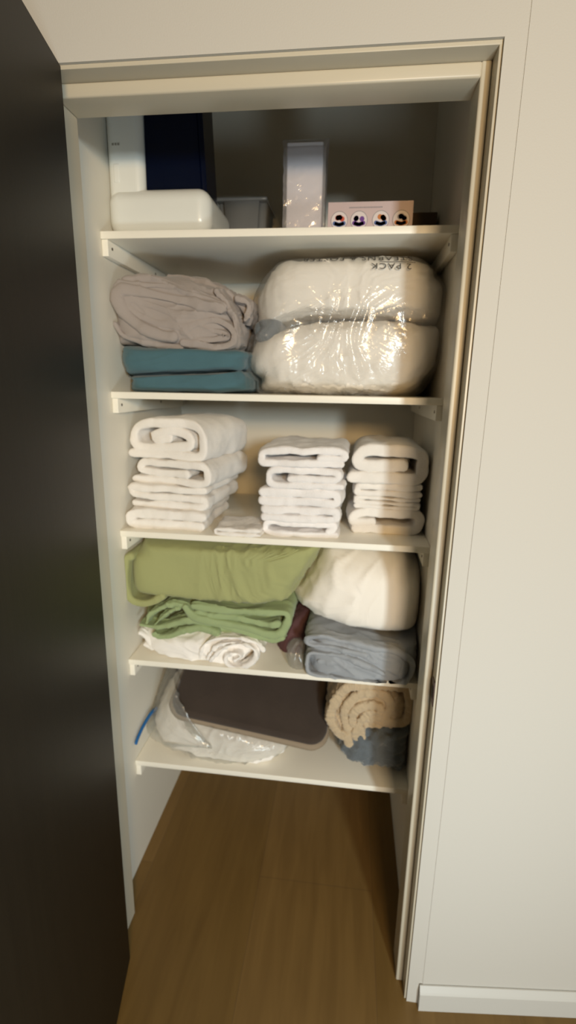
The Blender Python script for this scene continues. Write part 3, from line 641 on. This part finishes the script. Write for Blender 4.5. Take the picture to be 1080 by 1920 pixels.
# ------------------------------------------------------------------ lowest shelf
z = Z[4]
bag_out = [(-0.119, 0.429), (-0.069, 0.435), (-0.042, 0.415), (0.049, 0.413), (0.146, 0.409), (0.235, 0.379), (0.344, 0.386), (0.417, 0.418), (0.409, 0.448), (0.343, 0.467), (0.209, 0.490), (0.114, 0.510), (0.032, 0.517), (0.002, 0.593), (-0.012, 0.629), (-0.049, 0.558), (-0.085, 0.477)]
inner = [(-0.080, 0.440), (-0.032, 0.408), (0.053, 0.411), (0.150, 0.405), (0.247, 0.379), (0.342, 0.384), (0.406, 0.413), (0.388, 0.442), (0.301, 0.462), (0.193, 0.481), (0.097, 0.497), (0.028, 0.499), (-0.031, 0.506)]
def rise(u): return (0.0, 0.045 * min(1, u * 1.3))
tag(MB().body(inner, 0.330, 0.70, 0.30, cz=.25, shift=rise).build('folded_comforter', MT['cotton'], disp=ridges(0.006, (.3, 0, 1), 20, 71, 2.5, 0.04, 0.006, 9, .35), clampz=(z + .002, None), clampx=(-0.085, .6)), 'white comforter zipped inside a clear plastic bag on the lowest shelf', 'bedding')
t = empty('zipper_bag', (0.17, 0.52, z), 'clear plastic zipper bag with a blue zipper holding white bedding', 'plastic bag')
def bag2(p, n):
    q = Vector((p.x, p.y, p.z * 0.4)) + Vector((ns(p, 6, 1), ns(p, 6, 2), ns(p, 6, 3))) * 0.05
    r = max(0, 1 - abs(ns(q, 20, 81)) * 2.2) ** 3; r2 = max(0, 1 - abs(ns(q, 45, 87)) * 2.2) ** 3
    return n * (0.006 * r + 0.003 * r2 + 0.001)
MB().body(bag_out, 0.318, 0.72, 0.40, cz=.25, shift=rise, n=280, rings=80).build('film', MT['film2'], t, disp=bag2, clampz=(z + .0006, None), clampx=(-0.0893, .6))
MB().tube([(-0.083, 0.285, 0.452), (-0.083, 0.30, 0.462), (-0.081, 0.34, 0.476), (-0.076, 0.39, 0.486), (-0.070, 0.43, 0.482)], 0.0045, 10, 60, 0.007).build('zipper', MT['zipper'], t)
# taupe cushion leaning over the bag
t = empty('seat_cushion', (0.27, 0.50, 0.46), 'dark taupe rounded flat cushion with a beige border, lying on the zipper bag', 'cushion')
def slab(m, w, d, th, r, inset=0.0, n=12, bul=0.0):
    """rounded rectangle pad in its own plane (x, y), thickness th, soft edge"""
    ring = []
    for (cx_, cy_, a0) in ((w / 2 - r, d / 2 - r, 0), (-w / 2 + r, d / 2 - r, 90), (-w / 2 + r, -d / 2 + r, 180), (w / 2 - r, -d / 2 + r, 270)):
        for k in range(n + 1):
            a_ = math.radians(a0 + 90 * k / n); ring.append((cx_, cy_, math.cos(a_), math.sin(a_)))
    o = len(m.v); L_ = len(ring); lv = []
    for k in range(17):
        an = -math.pi / 2 + math.pi * k / 16; lv.append((r - th * .5 + th * .5 * math.cos(an), th / 2 * math.sin(an)))
    cen = [0.15, .4, .65, .85]
    rows = [( 'c', s_, -1) for s_ in cen] + [('r', a_, b_) for a_, b_ in lv] + [('c', s_, 1) for s_ in reversed(cen)]
    for typ, a_, b_ in rows:
        for (cx_, cy_, ca, sa) in ring:
            if typ == 'r': m.v.append(Vector((cx_ + ca * a_, cy_ + sa * a_, b_)))
            else:
                rr_ = r - th * .5
                m.v.append(Vector(((cx_ + ca * rr_) * a_, (cy_ + sa * rr_) * a_, b_ * (th / 2 + bul * (1 - a_ * a_)))))
    R2 = len(rows)
    for j in range(R2 - 1):
        for i in range(L_): m.f.append([o + j * L_ + i, o + j * L_ + (i + 1) % L_, o + (j + 1) * L_ + (i + 1) % L_, o + (j + 1) * L_ + i])
    m.f.append([o + i for i in range(L_)][::-1]); m.f.append([o + (R2 - 1) * L_ + i for i in range(L_)])
CM = Matrix.Translation((0.253, 0.345, 0.508)) @ Matrix.Rotation(math.radians(8.5), 4, 'Y') @ Matrix.Rotation(math.radians(24), 4, 'X') @ Matrix.Translation((0, 0.19, 0))
m = MB(); slab(m, 0.505, 0.40, 0.034, 0.055, bul=0.012); m.v = [CM @ v for v in m.v]
m.build('pad', MT['taupe'], t, disp=soft(0.004, 12, 5))
m = MB(); slab(m, 0.522, 0.417, 0.026, 0.062); m.v = [CM @ (v + Vector((0, 0, -0.016))) for v in m.v]
m.build('border', MT['piping'], t, disp=soft(0.003, 12, 6))
# blue-grey plush heap and the cream roll on it
m = MB(); m.body([(0.528, 0.497), (0.538, 0.458), (0.563, 0.420), (0.585, 0.390), (0.620, 0.386), (0.720, 0.391), (0.773, 0.398), (0.770, 0.505), (0.763, 0.569), (0.709, 0.550), (0.652, 0.564), (0.598, 0.532), (0.551, 0.510)], 0.335, 0.62, 0.5, cz=.4)
def plu(p, n): return n * (0.016 * ns(p, 20, 91) + 0.013 * ns(p, 46, 92) + 0.003 * ns(p, 110, 93))
tag(m.build('plush_throw', MT['plush'], disp=plu, clampz=(z + .0005, None), clampx=(.4, .7535)), 'blue grey plush throw bunched up beneath the cream roll', 'blanket')
m = MB()
m.body([(0.511, 0.619), (0.507, 0.553), (0.521, 0.500), (0.560, 0.484), (0.605, 0.510), (0.632, 0.539), (0.701, 0.534), (0.740, 0.538), (0.760, 0.573), (0.762, 0.629), (0.748, 0.666), (0.675, 0.671), (0.563, 0.663), (0.524, 0.653)], 0.358, 0.66, 0.25, cz=.5)
m.ribbon([(0.571, 0.679), (0.542, 0.652), (0.518, 0.598), (0.517, 0.552), (0.539, 0.515), (0.568, 0.502), (0.575, 0.482)], 0.030, 0.345, 0.60)
m.ribbon([(0.575, 0.486), (0.585, 0.510), (0.566, 0.541), (0.556, 0.579), (0.574, 0.627), (0.614, 0.656), (0.658, 0.657), (0.687, 0.635), (0.689, 0.600), (0.674, 0.576), (0.697, 0.565), (0.730, 0.566), (0.747, 0.590), (0.749, 0.638), (0.735, 0.678), (0.700, 0.687), (0.634, 0.685), (0.585, 0.675)], 0.030, 0.350, 0.60, count=150)
m.ribbon([(0.611, 0.503), (0.606, 0.533), (0.583, 0.556), (0.584, 0.589), (0.608, 0.611), (0.638, 0.620), (0.661, 0.610), (0.657, 0.581), (0.630, 0.571)], 0.028, 0.346, 0.60)
m.ribbon([(0.594, 0.505), (0.595, 0.531), (0.605, 0.562), (0.623, 0.587), (0.639, 0.595)], 0.026, 0.344, 0.60)
def knit(p, n): return n * (0.0022 * math.sin(p.x * 260 + 6 * ns(p, 20)) * math.sin(p.z * 260 + 6 * ns(p, 20, 4)) + 0.004 * ns(p, 24, 95) + 0.0025 * ns(p, 70, 96))
tag(m.build('rolled_throw', MT['cream'], disp=knit, clampz=(z + .04, 0.7255), clampx=(.4, .7535)), 'cream fluffy throw rolled up on the blue grey plush throw', 'blanket')
